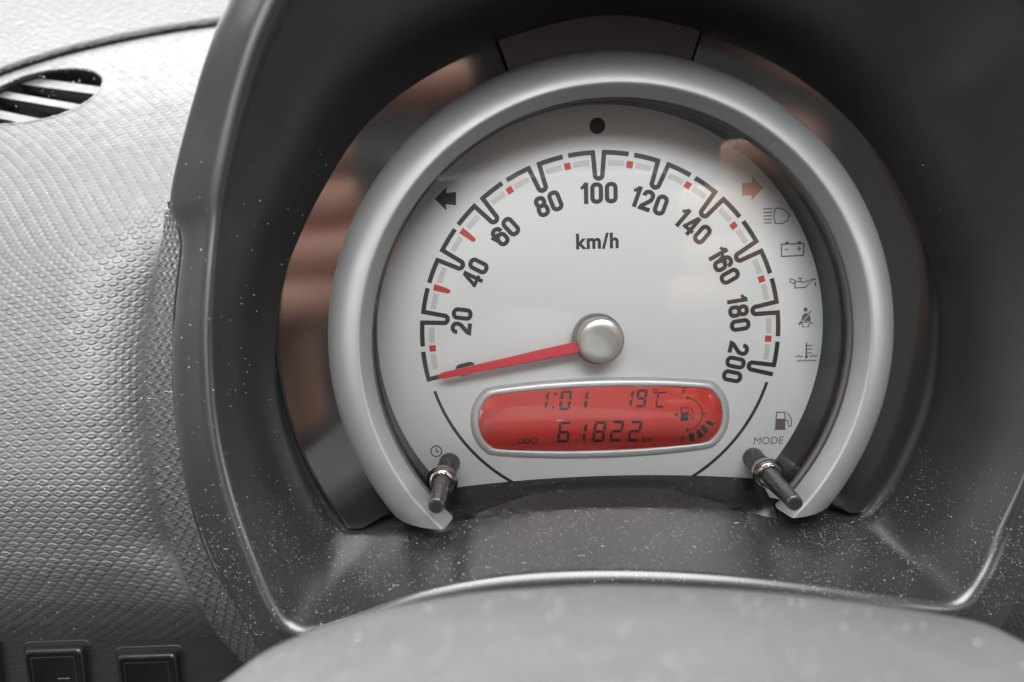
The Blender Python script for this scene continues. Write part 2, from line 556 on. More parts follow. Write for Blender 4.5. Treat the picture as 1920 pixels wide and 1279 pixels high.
# same trim to the right of the hood, bottom right corner of the picture
yy = np.linspace(-150, 1420, 620)[:, None]; xx = np.linspace(1836, 2500, 300)[None, :]
Gq = Ugrid(xx + 0 * yy, yy + 0 * xx, dashz(yy, 0 * yy) + 9.0 + 0 * xx)
Gq = relief(Gq, 3.25, 1.5, 0.26, 1.2, 0.62, seed=9)
part('embossed_panel', grid(Gq), 'embossed_dash_plastic', dash)

# upper pad with leather grain, beyond the gap
xs_ = np.linspace(-260, 620, 120)
pad = []
for k, off in enumerate([3, -3, -7, -14, -24, -40, -60, -90, -130, -180]):
    y = seamy(xs_) - 4 + off if k > 1 else seamy(xs_) - 0.9
    z = dashz(np.maximum(seamy(xs_) , -80), np.zeros_like(xs_)) + 0.3
    zz = z + np.interp(off, [-180, -130, -60, -7, -3, 3], [-75, -55, -25, 0.1, -0.4, -4])
    pad.append(Ugrid(xs_, y, zz))
part('upper_pad', grid(np.array(pad)), 'leather_grain_plastic', dash)
gapr = [Ugrid(xs_, seamy(xs_) + o, dashz(seamy(xs_), np.zeros_like(xs_)) - 4.0) for o in (-14, 14)]
part('seam_gap', grid(np.array(gapr)), 'deep_black', dash)

# air vent
vp = VC
n = len(vp)
ring = []
for i in range(n):
    p = dash_at(vp[i, 0], vp[i, 1]); ring.append(p)
ring = np.array(ring)
cen = ring.mean(0)
rowsv = []
for inset, dz in ((1.06, -0.2), (1.04, 0.2), (1.015, 0.25), (0.995, 0.05), (0.99, -0.5), (0.988, -1.2)):
    rr_ = cen + (ring - cen) * inset
    rowsv.append(rr_ + np.array([0, 0.5 * dz, dz]))
vent = part('air_vent', grid(np.array(rowsv), cv=True), 'embossed_dash_plastic', dash)
well = [ring * 0 + cen + (ring - cen) * k_ + np.array([0, 0.5 * z_, z_]) for k_, z_ in ((0.99, -1.1), (1.0, -6), (1.0, -16), (0.6, -17), (0.01, -17))]
part('vent_well', grid(np.array(well), cv=True), 'deep_black', vent)
for (a, b, wid) in (((20, 132), (215, 158), 15), ((-60, 152), (185, 194), 12), ((-60, 188), (120, 224), 15)):
    p0, p1 = np.array(a, float), np.array(b, float)
    sl = []
    for t in np.linspace(0, 1, 12):
        q = p0 + (p1 - p0) * t
        o = np.array([0, wid])
        up, lo = q, q + o
        cu_ = dash_at(up[0], up[1]); cl_ = dash_at(lo[0], lo[1])
        dn = np.array([0, -1.2, -2.2])
        sl.append([cu_ + dn * 2.6, cu_ + dn, cu_ + dn + np.array([0, .1, .3]), cl_ + dn + np.array([0, .1, .3]), cl_ + dn, cl_ + dn * 2.6])
    V, Fq = grid(np.array(sl), cv=True)
    Fq.append(tuple(range(6))); Fq.append(tuple(range(66, 72)))
    part('vent_slat', (V, Fq), 'embossed_dash_plastic', vent, smooth=False)

# switch panel under the lip
G = Ugrid(np.linspace(-200, 640, 60)[None] + np.zeros((20, 1)), np.linspace(1165, 1500, 20)[:, None] + np.zeros((1, 60)), np.full((20, 60), -12.0))
part('switch_panel', grid(G), 'panel_grain', dash)


def switch(x0, y0, x1, y1, name='blank_switch'):
    zb = -12.0
    A = U(x0, y0, zb); B = U(x1, y1, zb)
    cx, cy = (A[0] + B[0]) / 2, (A[1] + B[1]) / 2
    hw, hh = (B[0] - A[0]) / 2, (A[1] - B[1]) / 2

    def loop(k, r, z, oy=0):
        pts = rrect(cx - hw + k, cy - hh + k, cx + hw - k, cy + hh - k, r)
        return np.concatenate([pts + np.array([0, oy]), np.full((len(pts), 1), z)], 1)
    fr_ = [loop(-0.5, 2.0, zb - .3), loop(-0.4, 2.0, zb + .1), loop(-0.2, 1.8, zb + .18), loop(0, 1.6, zb - .1), loop(0.1, 1.6, zb - 4)]
    s_ = part(name, grid(np.array(fr_), cv=True), 'switch_plastic', dash)
    cp = [loop(.9, 1.3, zb - 3), loop(.9, 1.3, zb + 1.6), loop(1.15, 1.2, zb + 2.2), loop(1.7, 1.0, zb + 2.5)]
    V, Fq = grid(np.array(cp), cv=True); m_ = len(cp[0])
    Fq.append(tuple(3 * m_ + q for q in range(m_)))
    part('switch_cap', (V, Fq), 'switch_plastic', s_)
    fl = loop(0.0, 1.6, zb - 2.5)
    part('switch_well', (fl, [tuple(range(len(fl)))]), 'deep_black', s_)
    ins = [loop(2.9, .5, zb + 2.51), loop(3.0, .5, zb + 2.55), loop(3.1, .5, zb + 2.51)]
    part('switch_outline', grid(np.array(ins), cv=True), 'switch_plastic', s_)
    return s_, (cx, cy, zb + 2.5)


switch(-118, 1196, 22, 1330)
s1, c1 = switch(46, 1206, 182, 1340)
a_, b_ = U(103, 1262, c1[2]), U(133, 1273, c1[2])
part('switch_mark', ribbon([(a_[0] + .6, b_[1] + .2), (b_[0] - .3, b_[1] + .2)], .2, z=c1[2] + .04), 'print_thin', s1, smooth=False)
switch(219, 1216, 354, 1350)

# ------------------------------------------------------------------ instrument cluster
cl = thing('instrument_cluster', 'round white speedometer in a silver ring, red needle resting on zero', 'speedometer', (0, -38, 0))
FC = np.array([0.0, 0.0])
RF = 55.0                                   # dial radius
SH = lambda z: -37.6 - 0.17 * z              # shelf that cuts the cluster off below


def clipped_disc(r, z, yc_, n=180, cx=0, cy=0):
    t = math.degrees(math.asin((yc_ - cy) / r))
    return poly(arc(cx, cy, r, t, 180 - t, n), z)


face = part('dial_face', clipped_disc(RF, 0.0, -38.2), 'dial_white', cl, smooth=False)
# scale
A0, STEP = 193.2, -20.66
TR = 44.5


def polar(a, r): return np.array([r * math.cos(R_(a)), r * math.sin(R_(a))])


for k in range(11):
    a = A0 + STEP * k
    half = STEP / 2
    gap = 0.85                               # half of the break in the arc at each ten
    ta = 1.5                       # half opening of the hairpin at the outer end
    w = 1.12
    rt, rb = TR - w / 2, 37.9
    L = arc(0, 0, rt, a - half - gap, a + ta + .25, 12)
    Rr = arc(0, 0, rt, a - ta - .25, a + half + gap, 12)
    cc = polar(a, rb + 0.85)
    tip = [cc + 0.92 * np.array([math.cos(R_(a + th)), math.sin(R_(a + th))]) for th in np.linspace(80, 280, 12)]
    if k == 0:
        pts = np.vstack([[polar(a + .2, 39.4)], [polar(a + .2, rt)], Rr[2:]])
        pts = np.vstack([[polar(a - .3, 38.2)], [polar(a - .3, rt)], arc(0, 0, rt, a - 1.2, a + half + gap, 10)])
        VF = ribbon(pts, w, z=.05)
    elif k == 10:
        pts = np.vstack([L, tip, [polar(a - 1.3, rt + .35)]])
        VF = ribbon(pts, w, z=.05)
    else:
        VF = ribbon(np.vstack([L, tip, Rr]), w, z=.05)
    part('scale_mark', VF, 'print_black', face, smooth=False)
for k in range(10):
    a = A0 + STEP * (k + .5)
    for sg in (1, -1):
        part('scale_band', ribbon(arc(0, 0, 41.6, a + sg * 1.9, a + sg * 7.2, 8), 1.35, z=.05), 'print_grey', face, smooth=False)
    if k in (1, 2):
        VF = ribbon([polar(a, 42.6), polar(a, 40.2), polar(a, 38.9), polar(a, 38.55), polar(a, 38.4)], 1.6, z=.08, w_end=1.6)
        V = np.array(VF[0]).reshape(-1, 2, 3); m_ = V.mean(1, keepdims=True)
        V = m_ + (V - m_) * np.array([1, .85, .68, .5, .2])[:, None, None]
        VF = (V.reshape(-1, 3), VF[1])
        part('red_mark', VF, 'print_red', face, smooth=False)
    else:
        part('red_mark', ribbon([polar(a, 42.35), polar(a, 40.75)], 1.55, z=.08), 'print_red', face, smooth=False)

# condensed numerals drawn as strokes in a unit box
SW = 0.205


def glyph(ch):
    l, r, t, b = .10, .46, .90, .10
    if ch == '0': return [(rrect(l, b, r, t, .17), SW, True)], .56
    if ch == '1': return [([(.26, 0), (.26, 1.0)], SW), ([(.03, .73), (.13, .78), (.22, .93)], .15)], .37
    if ch == '2':
        p = [(l, .66)] + [(l, .74)] + arc(.28, .72, .18, 170, 0, 8).tolist() + [(r, .66), (.42, .52), (.12, .17), (.10, .085), (.52, .085)]
        return [(p, SW)], .56
    if ch == '4': return [([(.40, 0), (.40, 1.0)], SW * .95), ([(.355, .96), (.10, .27)], SW * .85), ([(.015, .27), (.555, .27)], .17)], .58
    if ch == '6':
        return [(rrect(l, b, r, .58, .16), SW, True), ([(l, .36), (l, .72)] + arc(.28, .72, .18, 180, 0, 10).tolist() + [(r, .66)], SW)], .56
    if ch == '8': return [(rrect(l, b, r, .53, .155), SW, True), (rrect(l + .012, .53, r - .012, t, .155), SW, True)], .56
    return [], .3


def number(s, ang, r, h, par, name='number'):
    adv, items = 0, []
    for ch in s:
        st, w = glyph(ch)
        for pts, sw, *cl_ in st:
            items.append((np.asarray(pts, float) + np.array([adv, 0]), sw, bool(cl_ and cl_[0])))
        adv += w + .055
    adv -= .055
    a = R_(ang - 90); ca, sa = math.cos(a), math.sin(a)
    cpt = polar(ang, r); o = []
    for pts, sw, cf in items:
        q = (pts - np.array([adv / 2, .5])) * h * np.array([1.12, 1])
        q = np.stack([q[:, 0] * ca - q[:, 1] * sa, q[:, 0] * sa + q[:, 1] * ca], 1) + cpt
        o.append((q, sw * h, cf))
    return part(name, stack(o), 'print_black', par, smooth=False)


for k in range(11):
    ang = A0 + STEP * k
    number(str(20 * k), ang - (0.6 if k == 0 else 0), 34.4, 5.1, face)
p = U(1120, 452)
part('unit_lettering', text_vf('km/h', 3.9, p, .05, bold=.036, sx=.95, gap=1.12), 'print_black', face, smooth=False)
p = U(1120, 236); part('indicator_dot', disc(p[0], p[1], 1.9, .05), 'print_black', face, smooth=False)
# lower guide arcs
for a0, a1 in ((197.2, 241.3), (-60.5, -17.6)):
    part('guide_arc', ribbon(arc(0, 0, 43.4, a0, a1, 30), .78, z=.05), 'print_black', face, smooth=False)


def sym(name, strokes, polys=(), m='print_thin'):
    """strokes in photo pixels, laid on the dial"""
    o = [(PX(s[0])[:, :2], s[1] / 7.6, len(s) > 2 and s[2]) for s in strokes]
    vf = []
    if o: vf.append(stack(o))
    for k, q in enumerate(polys): vf.append(poly(PX(q), .05 + .015 * (len(o) + k)))
    return part(name, join(*vf), m, face, smooth=False)


sym('turn_arrow', [], [[(815, 373), (837, 351), (837, 362), (855, 360), (855, 385), (836, 383), (837, 395)]], 'print_black')
sym('turn_arrow', [], [[(1431, 352), (1410, 330), (1410, 343), (1391, 343), (1391, 367), (1409, 366), (1409, 376)]], 'print_reflection_tint')
dome = [(1453, 391), (1463, 390), (1473, 395), (1480, 404), (1477, 413), (1467, 419), (1453, 419), (1451, 405)]
sym('headlight_symbol', [(dome, 2, True)] + [([(1431 + i * .3, 392 + 6.6 * i), (1448 - i * .3, 391.5 + 6.6 * i)], 2.2) for i in range(5)])
sym('battery_symbol', [([(1465, 458), (1507, 457), (1506, 479), (1465, 481)], 2.4, True), ([(1471, 468), (1478, 467.5)], 2), ([(1494, 467), (1502, 466.5)], 2), ([(1498, 462), (1498, 471)], 2),
                       ([(1472, 455.5), (1479, 455)], 3.4), ([(1495, 454.5), (1502, 454)], 3.4)])
sym('oil_can_symbol', [([(1490, 540), (1491, 528), (1508, 529), (1525, 523), (1510, 539)], 2.2, True), ([(1482, 523), (1491, 526), (1490, 532), (1481, 529)], 2, True), ([(1496, 522), (1504, 522)], 2), ([(1500, 522), (1500, 528)], 2), ([(1524, 523), (1529, 524)], 2.4), ([(1528, 529), (1528.5, 536)], 2.4)])
sym('seat_belt_symbol', [([(1497, 608), (1521, 583)], 2.2), ([(1498, 609), (1504, 604), (1517, 604), (1525, 607)], 2), ([(1503, 606), (1506, 613), (1509, 613)], 2), ([(1518, 606), (1515, 613), (1512, 613)], 2)],
    [[(1502, 601), (1504, 592), (1509, 587), (1516, 588)], [(1506, 602), (1518, 590), (1520, 602)],
     [(1510 + 4 * math.cos(t), 580.5 + 4 * math.sin(t)) for t in np.linspace(0, 6.28, 14)[:-1]]])
wave = lambda x0, x1, y: [(x, y + 1.4 * math.sin((x - x0) * .75)) for x in np.linspace(x0, x1, 16)]
sym('coolant_symbol', [([(1512, 643), (1511.5, 668)], 3), ([(1512, 648), (1523, 647.5)], 2), ([(1512, 655), (1522, 654.5)], 2), ([(1512, 662), (1522, 661.5)], 2), (wave(1491, 1505, 668), 2), (wave(1518, 1532, 667), 2), (wave(1494, 1530, 676), 2)],
    [[(1511.5 + 3.2 * math.cos(t), 669 + 3.2 * math.sin(t)) for t in np.linspace(0, 6.28, 12)[:-1]]])
sym('fuel_pump_symbol', [([(1456, 773), (1472, 773), (1471, 804), (1454, 804)], 2.2, True), ([(1472, 788), (1477, 788), (1478, 798), (1481, 800), (1484, 797), (1483, 784), (1476, 774)], 2), ([(1451, 805), (1474, 805)], 2)],
    [[(1455, 785), (1471, 785), (1471, 804), (1454, 804)]])
p = U(1441, 826); part('mode_lettering', text_vf('MODE', 1.9, p, .05, rot=0, shear=.12), 'print_thin', face, smooth=False)
ring_ = [(818 + 10 * math.cos(t), 846 + 10 * math.sin(t)) for t in np.linspace(0, 6.2832, 24)[:-1]]
sym('clock_symbol', [(ring_, 2.2, True), ([(818, 839), (818, 847), (824, 847)], 2)], m='print_black')

# grey wall round the dial, bezel, outer panels
part('dial_wall', revolve([(RF, -.5), (RF + .05, 0), (RF + .1, 6), (RF + .1, 9.5)], 0, 0, -43, 223, 200, caps=False), 'grey_wall', cl)
part('dial_gasket', revolve([(54.6, 9.4), (54.2, 9.8), (54.2, 11.0), (54.7, 11.4), (54.7, 12.2), (54.2, 12.6), (54.2, 13.6), (54.6, 14.2), (55.4, 14.2), (55.6, 9.4)], .6, -.6, -43, 223, 200), 'matte_black', cl)
prof = [(54.9, 12.6), (54.85, 13.8), (55.0, 14.6), (55.7, 16.4), (56.6, 18.45), (56.8, 18.75), (57.0, 18.9), (57.3, 18.9), (58.6, 18.6), (60.3, 17.9), (62.0, 16.7), (63.6, 15.0), (64.9, 12.8), (65.7, 10.2), (66.0, 7.5), (66.1, 4.0)]
part('bezel', revolve(prof, 1.0, -0.9, 0, 1, 220, clip_y=lambda z: -38.0 - 0.17 * z), 'silver_paint', cl, flat_angle=50)


def ring_panel(name, a0, a1, r0, r1, z, m, clip=None, th=3.0):
    n = 90; G = np.zeros((n + 1, 8, 3))
    for i, a in enumerate(np.linspace(a0, a1, n + 1)):
        for j, (r, zz) in enumerate(((r0, z - th), (r0, z), (r0 + .4, z), (r1 - .9, z), (r1 - .5, z), (r1 - .15, z - .12), (r1, z - .5), (r1, z - th))):
            p = polar(a, r)
            if clip is not None and p[1] < clip: p[1] = clip
            G[i, j] = (p[0], p[1], zz)
    V, Fq = grid(G)
    Fq.append(tuple(range(8))); Fq.append(tuple(n * 8 + k for k in range(8))[::-1])
    return part(name, (V, Fq), m, cl, flat_angle=35)


ring_panel('side_panel', 109.2, 219, 60, 78.3, 6.0, 'gloss_black', clip=-45.5)
ring_panel('side_panel', -39, 71.4, 60, 78.6, 6.0, 'gloss_black', clip=-45.5)
ring_panel('top_panel', 72.0, 108.6, 60, 78.0, 7.2, 'matte_black')
part('cluster_back', revolve([(56.5, 1.8), (86, 1.8)], 0, 0, -44, 224, 120, caps=False), 'deep_black', cl, smooth=False)
# dark lower edge of the lens and floor of the dial
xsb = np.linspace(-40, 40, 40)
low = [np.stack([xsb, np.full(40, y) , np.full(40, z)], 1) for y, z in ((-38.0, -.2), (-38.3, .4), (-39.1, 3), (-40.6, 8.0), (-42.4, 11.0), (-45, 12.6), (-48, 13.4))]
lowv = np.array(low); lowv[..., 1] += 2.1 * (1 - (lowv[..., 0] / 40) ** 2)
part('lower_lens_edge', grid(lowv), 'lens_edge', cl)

# needle and hub
tipn = U(823, 706, 4.6); hb = U(1128, 641, 5.0)
dn = (tipn - hb); Ln = np.linalg.norm(dn[:2]); dn = dn / Ln; nn_ = np.array([-dn[1], dn[0], 0])
G = []
for t, w_, zt in ((0, 1.45, 5.6), (.35, 1.22, 5.5), (.7, .95, 5.3), (.97, .72, 5.1), (.99, .6, 5.1), (1.0, .3, 5.0)):
    q = hb + dn * Ln * t
    G.append([q + nn_ * w_ * s + np.array([0, 0, zt - 5.0 + zz]) - np.array([0, 0, q[2] - 5.0]) for s, zz in ((-1, -1.0), (-1, 0), (-.8, .25), (.8, .25), (1, 0), (1, -1.0))])
V, Fq = grid(np.array(G), cv=True); Fq.append(tuple(range(6))); Fq.append(tuple(range(30, 36)))
part('needle', (V, Fq), 'needle_red', cl, flat_angle=30)
h0 = U(1122, 637, 4.0)
hubr = part('hub', revolve([(6.0, 0.05), (6.2, .8), (6.2, 3.4), (6.0, 3.9), (5.4, 4.2), (.01, 4.2)], h0[0], h0[1], 0, 360, 64), 'hub_ring', cl, flat_angle=45)
h1 = U(1128, 640, 8.4)
part('hub_cap', revolve([(5.45, 4.0), (5.5, 7.6), (5.35, 8.1), (5.0, 8.35), (3.0, 8.45), (.01, 8.47)], h1[0], h1[1], 0, 360, 64), 'hub_silver', hubr, flat_angle=45)

# display
dc = U(1126, 785, 1.0)


def oval(hw, hh, z, n=96, e=2.9):
    """stadium with slightly bowed long sides"""
    t = np.linspace(0, 2 * np.pi, n, endpoint=False)
    r = hh * 1.0; pts = []
    core = hw - r
    for a in t:
        ca, sa = math.cos(a), math.sin(a)
        x = core * np.sign(ca) * min(1, abs(ca) * 1.9) + r * np.sign(ca) * abs(ca) ** .95 * .999
        y = r * np.sign(sa) * abs(sa) ** .93
        y += 0.35 * (hh / 10) * np.sign(sa) * (1 - min(1, abs(x) / hw) ** 2) * min(1, abs(sa) * 3)
        pts.append((dc[0] + x, dc[1] + y, z))
    return np.array(pts)


fr_ = [oval(32.5, 9.95, 0.0), oval(32.4, 9.85, .5), oval(32.1, 9.6, .95), oval(31.6, 9.1, 1.3), oval(31.0, 8.5, 1.45), oval(30.6, 8.1, 1.4), oval(30.4, 7.9, 1.2), oval(30.35, 7.85, .4)]
dfr = part('display_frame', grid(np.array(fr_), cv=True), 'silver_trim', cl)
ZL = 0.9
scr = part('display', (oval(30.5, 8.0, ZL), [tuple(range(96))]), 'lcd_red', cl, smooth=False)
xw = 30.4 * np.sin(np.linspace(-np.pi / 2, np.pi / 2, 61)); ew = np.clip((np.abs(xw) - 22.4) / 8.0, 0, 1)
yw = 7.95 * np.sqrt(1 - ew ** 2 * .995) + 0.25 * (1 - (xw / 30.4) ** 2); vw = np.sin(np.linspace(-np.pi / 2, np.pi / 2, 33))
G = np.zeros((61, 33, 3)); G[..., 0] = dc[0] + xw[:, None]; G[..., 1] = dc[1] + yw[:, None] * vw[None]
G[..., 2] = 1.0 + 1.35 * (1 - vw[None] ** 2) * (1 - ew[:, None] ** 2)
part('display_glare_dome', grid(G), 'clear_lens', cl)  # clear dome added so its curve reflects a bright band over the display
SEG = {'0': 'abcdef', '1': 'bc', '2': 'abdeg', '6': 'acdefg', '8': 'abcdefg', '9': 'abcdfg', 'C': 'dega'[:3]}


def lcd_poly(pts): return poly(PX(pts, ZL + .05), ZL + .05)


def seven(ch, x, y, w, h, s=5.2, slant=.16):
    """seven-segment digit with its box's lower left corner at x, y (photo pixels)"""
    def q(u, v): return (x + u + v * slant, y - v)
    m = h / 2; g_ = 1.0; o = []
    for c in SEG[ch]:
        if c == 'a': P = [(g_, h), (w - g_, h), (w - s, h - s), (s, h - s)]
        if c == 'd': P = [(g_, 0), (w - g_, 0), (w - s, s), (s, s)]
        if c == 'g': P = [(g_ + 1, m), (s, m + s / 2), (w - s, m + s / 2), (w - g_ - 1, m), (w - s, m - s / 2), (s, m - s / 2)]
        if c == 'f': P = [(0, h - g_), (s, h - s - g_), (s, m + s / 2 + g_ * .6), (0, m + g_)]
        if c == 'e': P = [(0, g_), (s, s + g_), (s, m - s / 2 - g_ * .6), (0, m - g_)]
        if c == 'b': P = [(w, h - g_), (w - s, h - s - g_), (w - s, m + s / 2 + g_ * .6), (w, m + g_)]
        if c == 'c': P = [(w, g_), (w - s, s + g_), (w - s, m - s / 2 - g_ * .6), (w, m - g_)]
        o.append(lcd_poly([q(u, v) for u, v in P]))
    return join(*o)


for ch, x, y, w, h in (('1', 1004, 769, 21, 36), ('0', 1047, 769, 21, 37), ('1', 1078, 768, 21, 37), ('1', 1163, 764, 21, 34), ('9', 1190, 764, 20, 34),
                       ('6', 1043, 830, 23, 39), ('1', 1073, 830, 23, 38), ('8', 1109, 829, 23, 39), ('2', 1142, 828, 23, 39), ('2', 1176, 828, 23, 39)):
    part('digit', seven(ch, x, y, w, h), 'lcd_ink', scr, smooth=False)
dotp = lambda x, y, r: lcd_poly([(x + r * math.cos(t), y + r * math.sin(t)) for t in np.linspace(0, 6.2832, 15)[:-1]])
part('colon', join(dotp(1041.5, 738.5, 2.6), dotp(1037, 764, 2.6)), 'lcd_ink', scr, smooth=False)


def lcd_st(name, strokes, polys=()):
    vf = [ribbon(PX(s[0], ZL)[:, :2], s[1] / 7.6, len(s) > 2 and s[2], z=ZL + .05 + .015 * k) for k, s in enumerate(strokes)]
    vf += [poly(PX(q, ZL), ZL + .06 + .015 * (k + len(strokes))) for k, q in enumerate(polys)]
    return part(name, join(*vf), 'lcd_ink', scr, smooth=False)


lcd_st('degree_sign', [([(1228.5 + 3.2 * math.cos(t), 734 + 3.2 * math.sin(t)) for t in np.linspace(0, 6.2832, 15)[:-1]], 2.2, True)])
lcd_st('celsius_letter', [([(1235, 736.5), (1250, 735.5)], 3.4), ([(1235, 737), (1233, 748)], 3.2), ([(1232, 751), (1230, 761)], 3.2), ([(1230, 763), (1244, 762)], 3.4)])
for name, body, x, y, h, sh in (('odo_lettering', 'ODO', 989.5, 826.5, 11.5, .2), ('km_lettering', 'km', 1213, 823, 12, .2), ('full_letter', 'F', 1283, 733, 12.5, .2), ('empty_letter', 'E', 1280, 823, 12.5, .2)):
    p = U(x, y, ZL); part(name, text_vf(body, h / 7.65, p, ZL + .05, shear=sh, bold=.015, sx=1.0), 'lcd_ink', scr, smooth=False)
lcd_st('fuel_pump_symbol', [([(1277, 765), (1290, 764.5), (1290, 788), (1277, 789)], 1.8, True), ([(1291, 778), (1295, 778), (1295, 785), (1299, 786), (1300, 779), (1296, 765)], 1.8)],
       [[(1277, 773), (1290, 773), (1290, 789), (1277, 789)], [(1263, 777.5), (1271, 772), (1271, 783)]])
ga = [(1287, 746)] + [(1284 + 33 * math.sin(t), 776.5 - 30.5 * math.cos(t)) for t in np.linspace(.12, 3.0, 24)] + [(1288, 808)]
lcd_st('gauge_arc', [(ga, 2), ([(1289.5, 743), (1289.5, 749)], 4), ([(1288.5, 803), (1288.5, 810)], 4), ([(1317, 776), (1323, 775.5)], 2.6)])
for q in ([(1291, 813), (1300, 811), (1303, 827), (1293, 828)], [(1304, 808), (1310, 804), (1320, 817), (1311, 823)], [(1313, 800), (1319, 796), (1329, 806), (1322, 814)], [(1321, 791), (1326, 788), (1339, 794), (1335, 801)]):
    part('fuel_bar', lcd_poly(q), 'lcd_ink', scr, smooth=False)

# reset knobs
for bx, by, gx, gy, tx, ty in ((843, 868, 829, 903, 818, 949), (1412, 858, 1441, 889, 1491, 944)):
    b0 = U(bx, by, .02); gm = U(gx, gy, 12.0); tp = U(tx, ty, 28.0)
    t_ = (tp - b0) / np.linalg.norm(tp - b0)
    kn = part('reset_knob', tube([b0, b0 + (gm - b0) * .5, gm, gm + (tp - gm) * .25, tp - t_ * .6, tp - t_ * .15, tp],
                                 [2.55, 2.5, 2.4, 1.9, 1.8, 1.75, 1.5], 28), 'knob_black', cl, flat_angle=60)
    part('knob_end', tube([tp - t_ * .05, tp + t_ * .12], [1.15, 1.1], 24), 'switch_plastic', kn, flat_angle=40)
    prof_t = [(-2.6, 2.5), (-2.6, 3.2), (-1.2, 3.3), (-.9, 3.65), (-.3, 3.75), (0, 3.6), (.25, 3.35), (.5, 3.45), (.9, 3.3), (1.1, 2.9), (1.2, 2.5), (.2, 2.15), (-1.5, 2.0)]
    part('knob_collar', tube([gm + t_ * q for q, _ in prof_t], [r for _, r in prof_t], 36, cap=False), 'chrome', kn)
    part('knob_washer', tube([b0 + t_ * .0, b0 + t_ * .3, b0 + t_ * .35], [2.7, 2.7, 2.5], 28), 'hub_ring', kn, flat_angle=40)

# clear lens over the dial
nr_, na_ = 24, 160
G = np.zeros((nr_ + 1, na_ + 1, 3))
for i in range(nr_ + 1):
    r = 54.6 * i / nr_
    for j in range(na_ + 1):
        a = 2 * math.pi * j / na_
        y = r * math.sin(a); x = r * math.cos(a)
        y = max(y, -40.3)
        G[i, j] = (x, y, 13.4 + 1.2 * (1 - (x * x + y * y) / 54.6 ** 2))
part('lens', grid(G), 'clear_lens', cl)

# ------------------------------------------------------------------ steering column cover (near, out of focus)
col = thing('steering_column_cover', 'smooth dusty grey steering column cover, blurred in the foreground below the dial', 'column cover', U(1150, 1279, 95))
TOPC = np.array([(-100, 1520), (250, 1380), (410, 1285), (500, 1221), (600, 1178), (750, 1135), (950, 1106), (1150, 1097), (1350, 1104), (1550, 1123), (1700, 1143), (1830, 1166), (1920, 1205), (2020, 1270), (2200, 1420)], float)
xs_ = np.linspace(-100, 2200, 160)
yt = interp(xs_, TOPC[:, 0], TOPC[:, 1])
rowsc = []
for dy, z in ((60, 60), (14, 63), (3, 67), (0, 71), (4, 76), (16, 83), (45, 93), (100, 106), (180, 122), (320, 148)):
    rowsc.append(Ugrid(xs_, yt + dy, np.full_like(xs_, z)))
rowsc = catmull(np.array(rowsc), 5)
colG = rowsc
part('cover_shell', grid(colG), 'column_plastic', col)

# ------------------------------------------------------------------ behind the camera: what the glass reflects
ph = thing('phone', 'dark phone held up in two hands in front of the dial', 'phone', CAM + np.array([0, 0, 16.0]))
pc = CAM + np.array([15.0, 4.0, 0])
lp = lambda k, z: np.concatenate([rrect(-78 + k, -37 + k, 78 - k, 37 - k, 10 - k, 8), np.full((32, 1), z)], 1) + pc
V, Fq = grid(np.array([lp(1.2, 12), lp(.2, 13), lp(0, 14.5), lp(0, 18), lp(1.2, 20)]), cv=True)
Fq.append(tuple(range(32))); Fq.append(tuple(range(128, 160)))
part('phone_body', (V, Fq), 'gloss_black', ph, flat_angle=40)


def hand(side, label):
    h = thing('hand', label, 'hand', pc + np.array([side * 96.0, -10, 30]))
    vf = []
    tipx = side * 82
    for k, (y, ln, dx) in enumerate(((37, 74, -3 if side < 0 else 22), (14, 80, 0), (-9, 76, 3), (-31, 66, -5))):   # four fingers over the phone's front edge
        if side > 0: ln *= .55; dx -= 12
        t0 = tipx + side * dx * (1 if side > 0 else -1)
        path = [(t0 + side * ln * .92, y - 8, 52), (t0 + side * ln * .98, y - 5, 30), (t0 + side * ln * .80, y - 1, 10), (t0 + side * ln * .42, y + 1, 3), (t0 + side * ln * .12, y + 2, 4), (t0, y + 2, 6)]
        path = catmull(np.array(path, float), 7) + pc
        rr_ = np.interp(np.linspace(0, 1, len(path)), [0, .3, .6, .85, .95, 1], [13, 13, 12.2, 11, 9, 2.5])
        vf.append(tube(path, rr_, 18))
    th = catmull(np.array([(side * 140, -52, 54), (side * 122, -30, 42), (side * 98, -8, 34), (side * 80, 6, 31), (side * 72, 10, 31)], float), 6) + pc
    vf.append(tube(th, np.interp(np.linspace(0, 1, len(th)), [0, .5, .9, 1], [14, 11.5, 9, 2.5]), 16))
    pm = catmull(np.array([(side * 150, 44, 52), (side * 152, 10, 58), (side * 150, -30, 62), (side * 148, -80, 72), (side * 152, -150, 95)], float), 6) + pc
    part('palm', tube(pm, np.interp(np.linspace(0, 1, len(pm)), [0, .15, .5, .75, 1], [8, 18, 24, 24, 27]), 20), 'skin' if side < 0 else 'sleeve', h)  # right palm coloured dark so the right panel reflects less of it
    fa = catmull(np.array([(side * 150, -95, 85), (side * 160, -170, 120), (side * 175, -330, 210)], float), 6) + pc
    part('sleeve', tube(fa, np.linspace(40, 58, len(fa)), 24), 'sleeve', h)
    if side < 0:                              # forefinger laid along the top edge of the phone
        fx = catmull(np.array([(-140, 48, 44), (-112, 66, 24), (-80, 72, 14), (-45, 72, 11), (-28, 72, 11)], float), 7) + pc
        vf.append(tube(fx, np.interp(np.linspace(0, 1, len(fx)), [0, .3, .8, .95, 1], [12, 12, 11, 9, 2.5]), 18))
    part('fingers', join(*vf), 'skin', h)


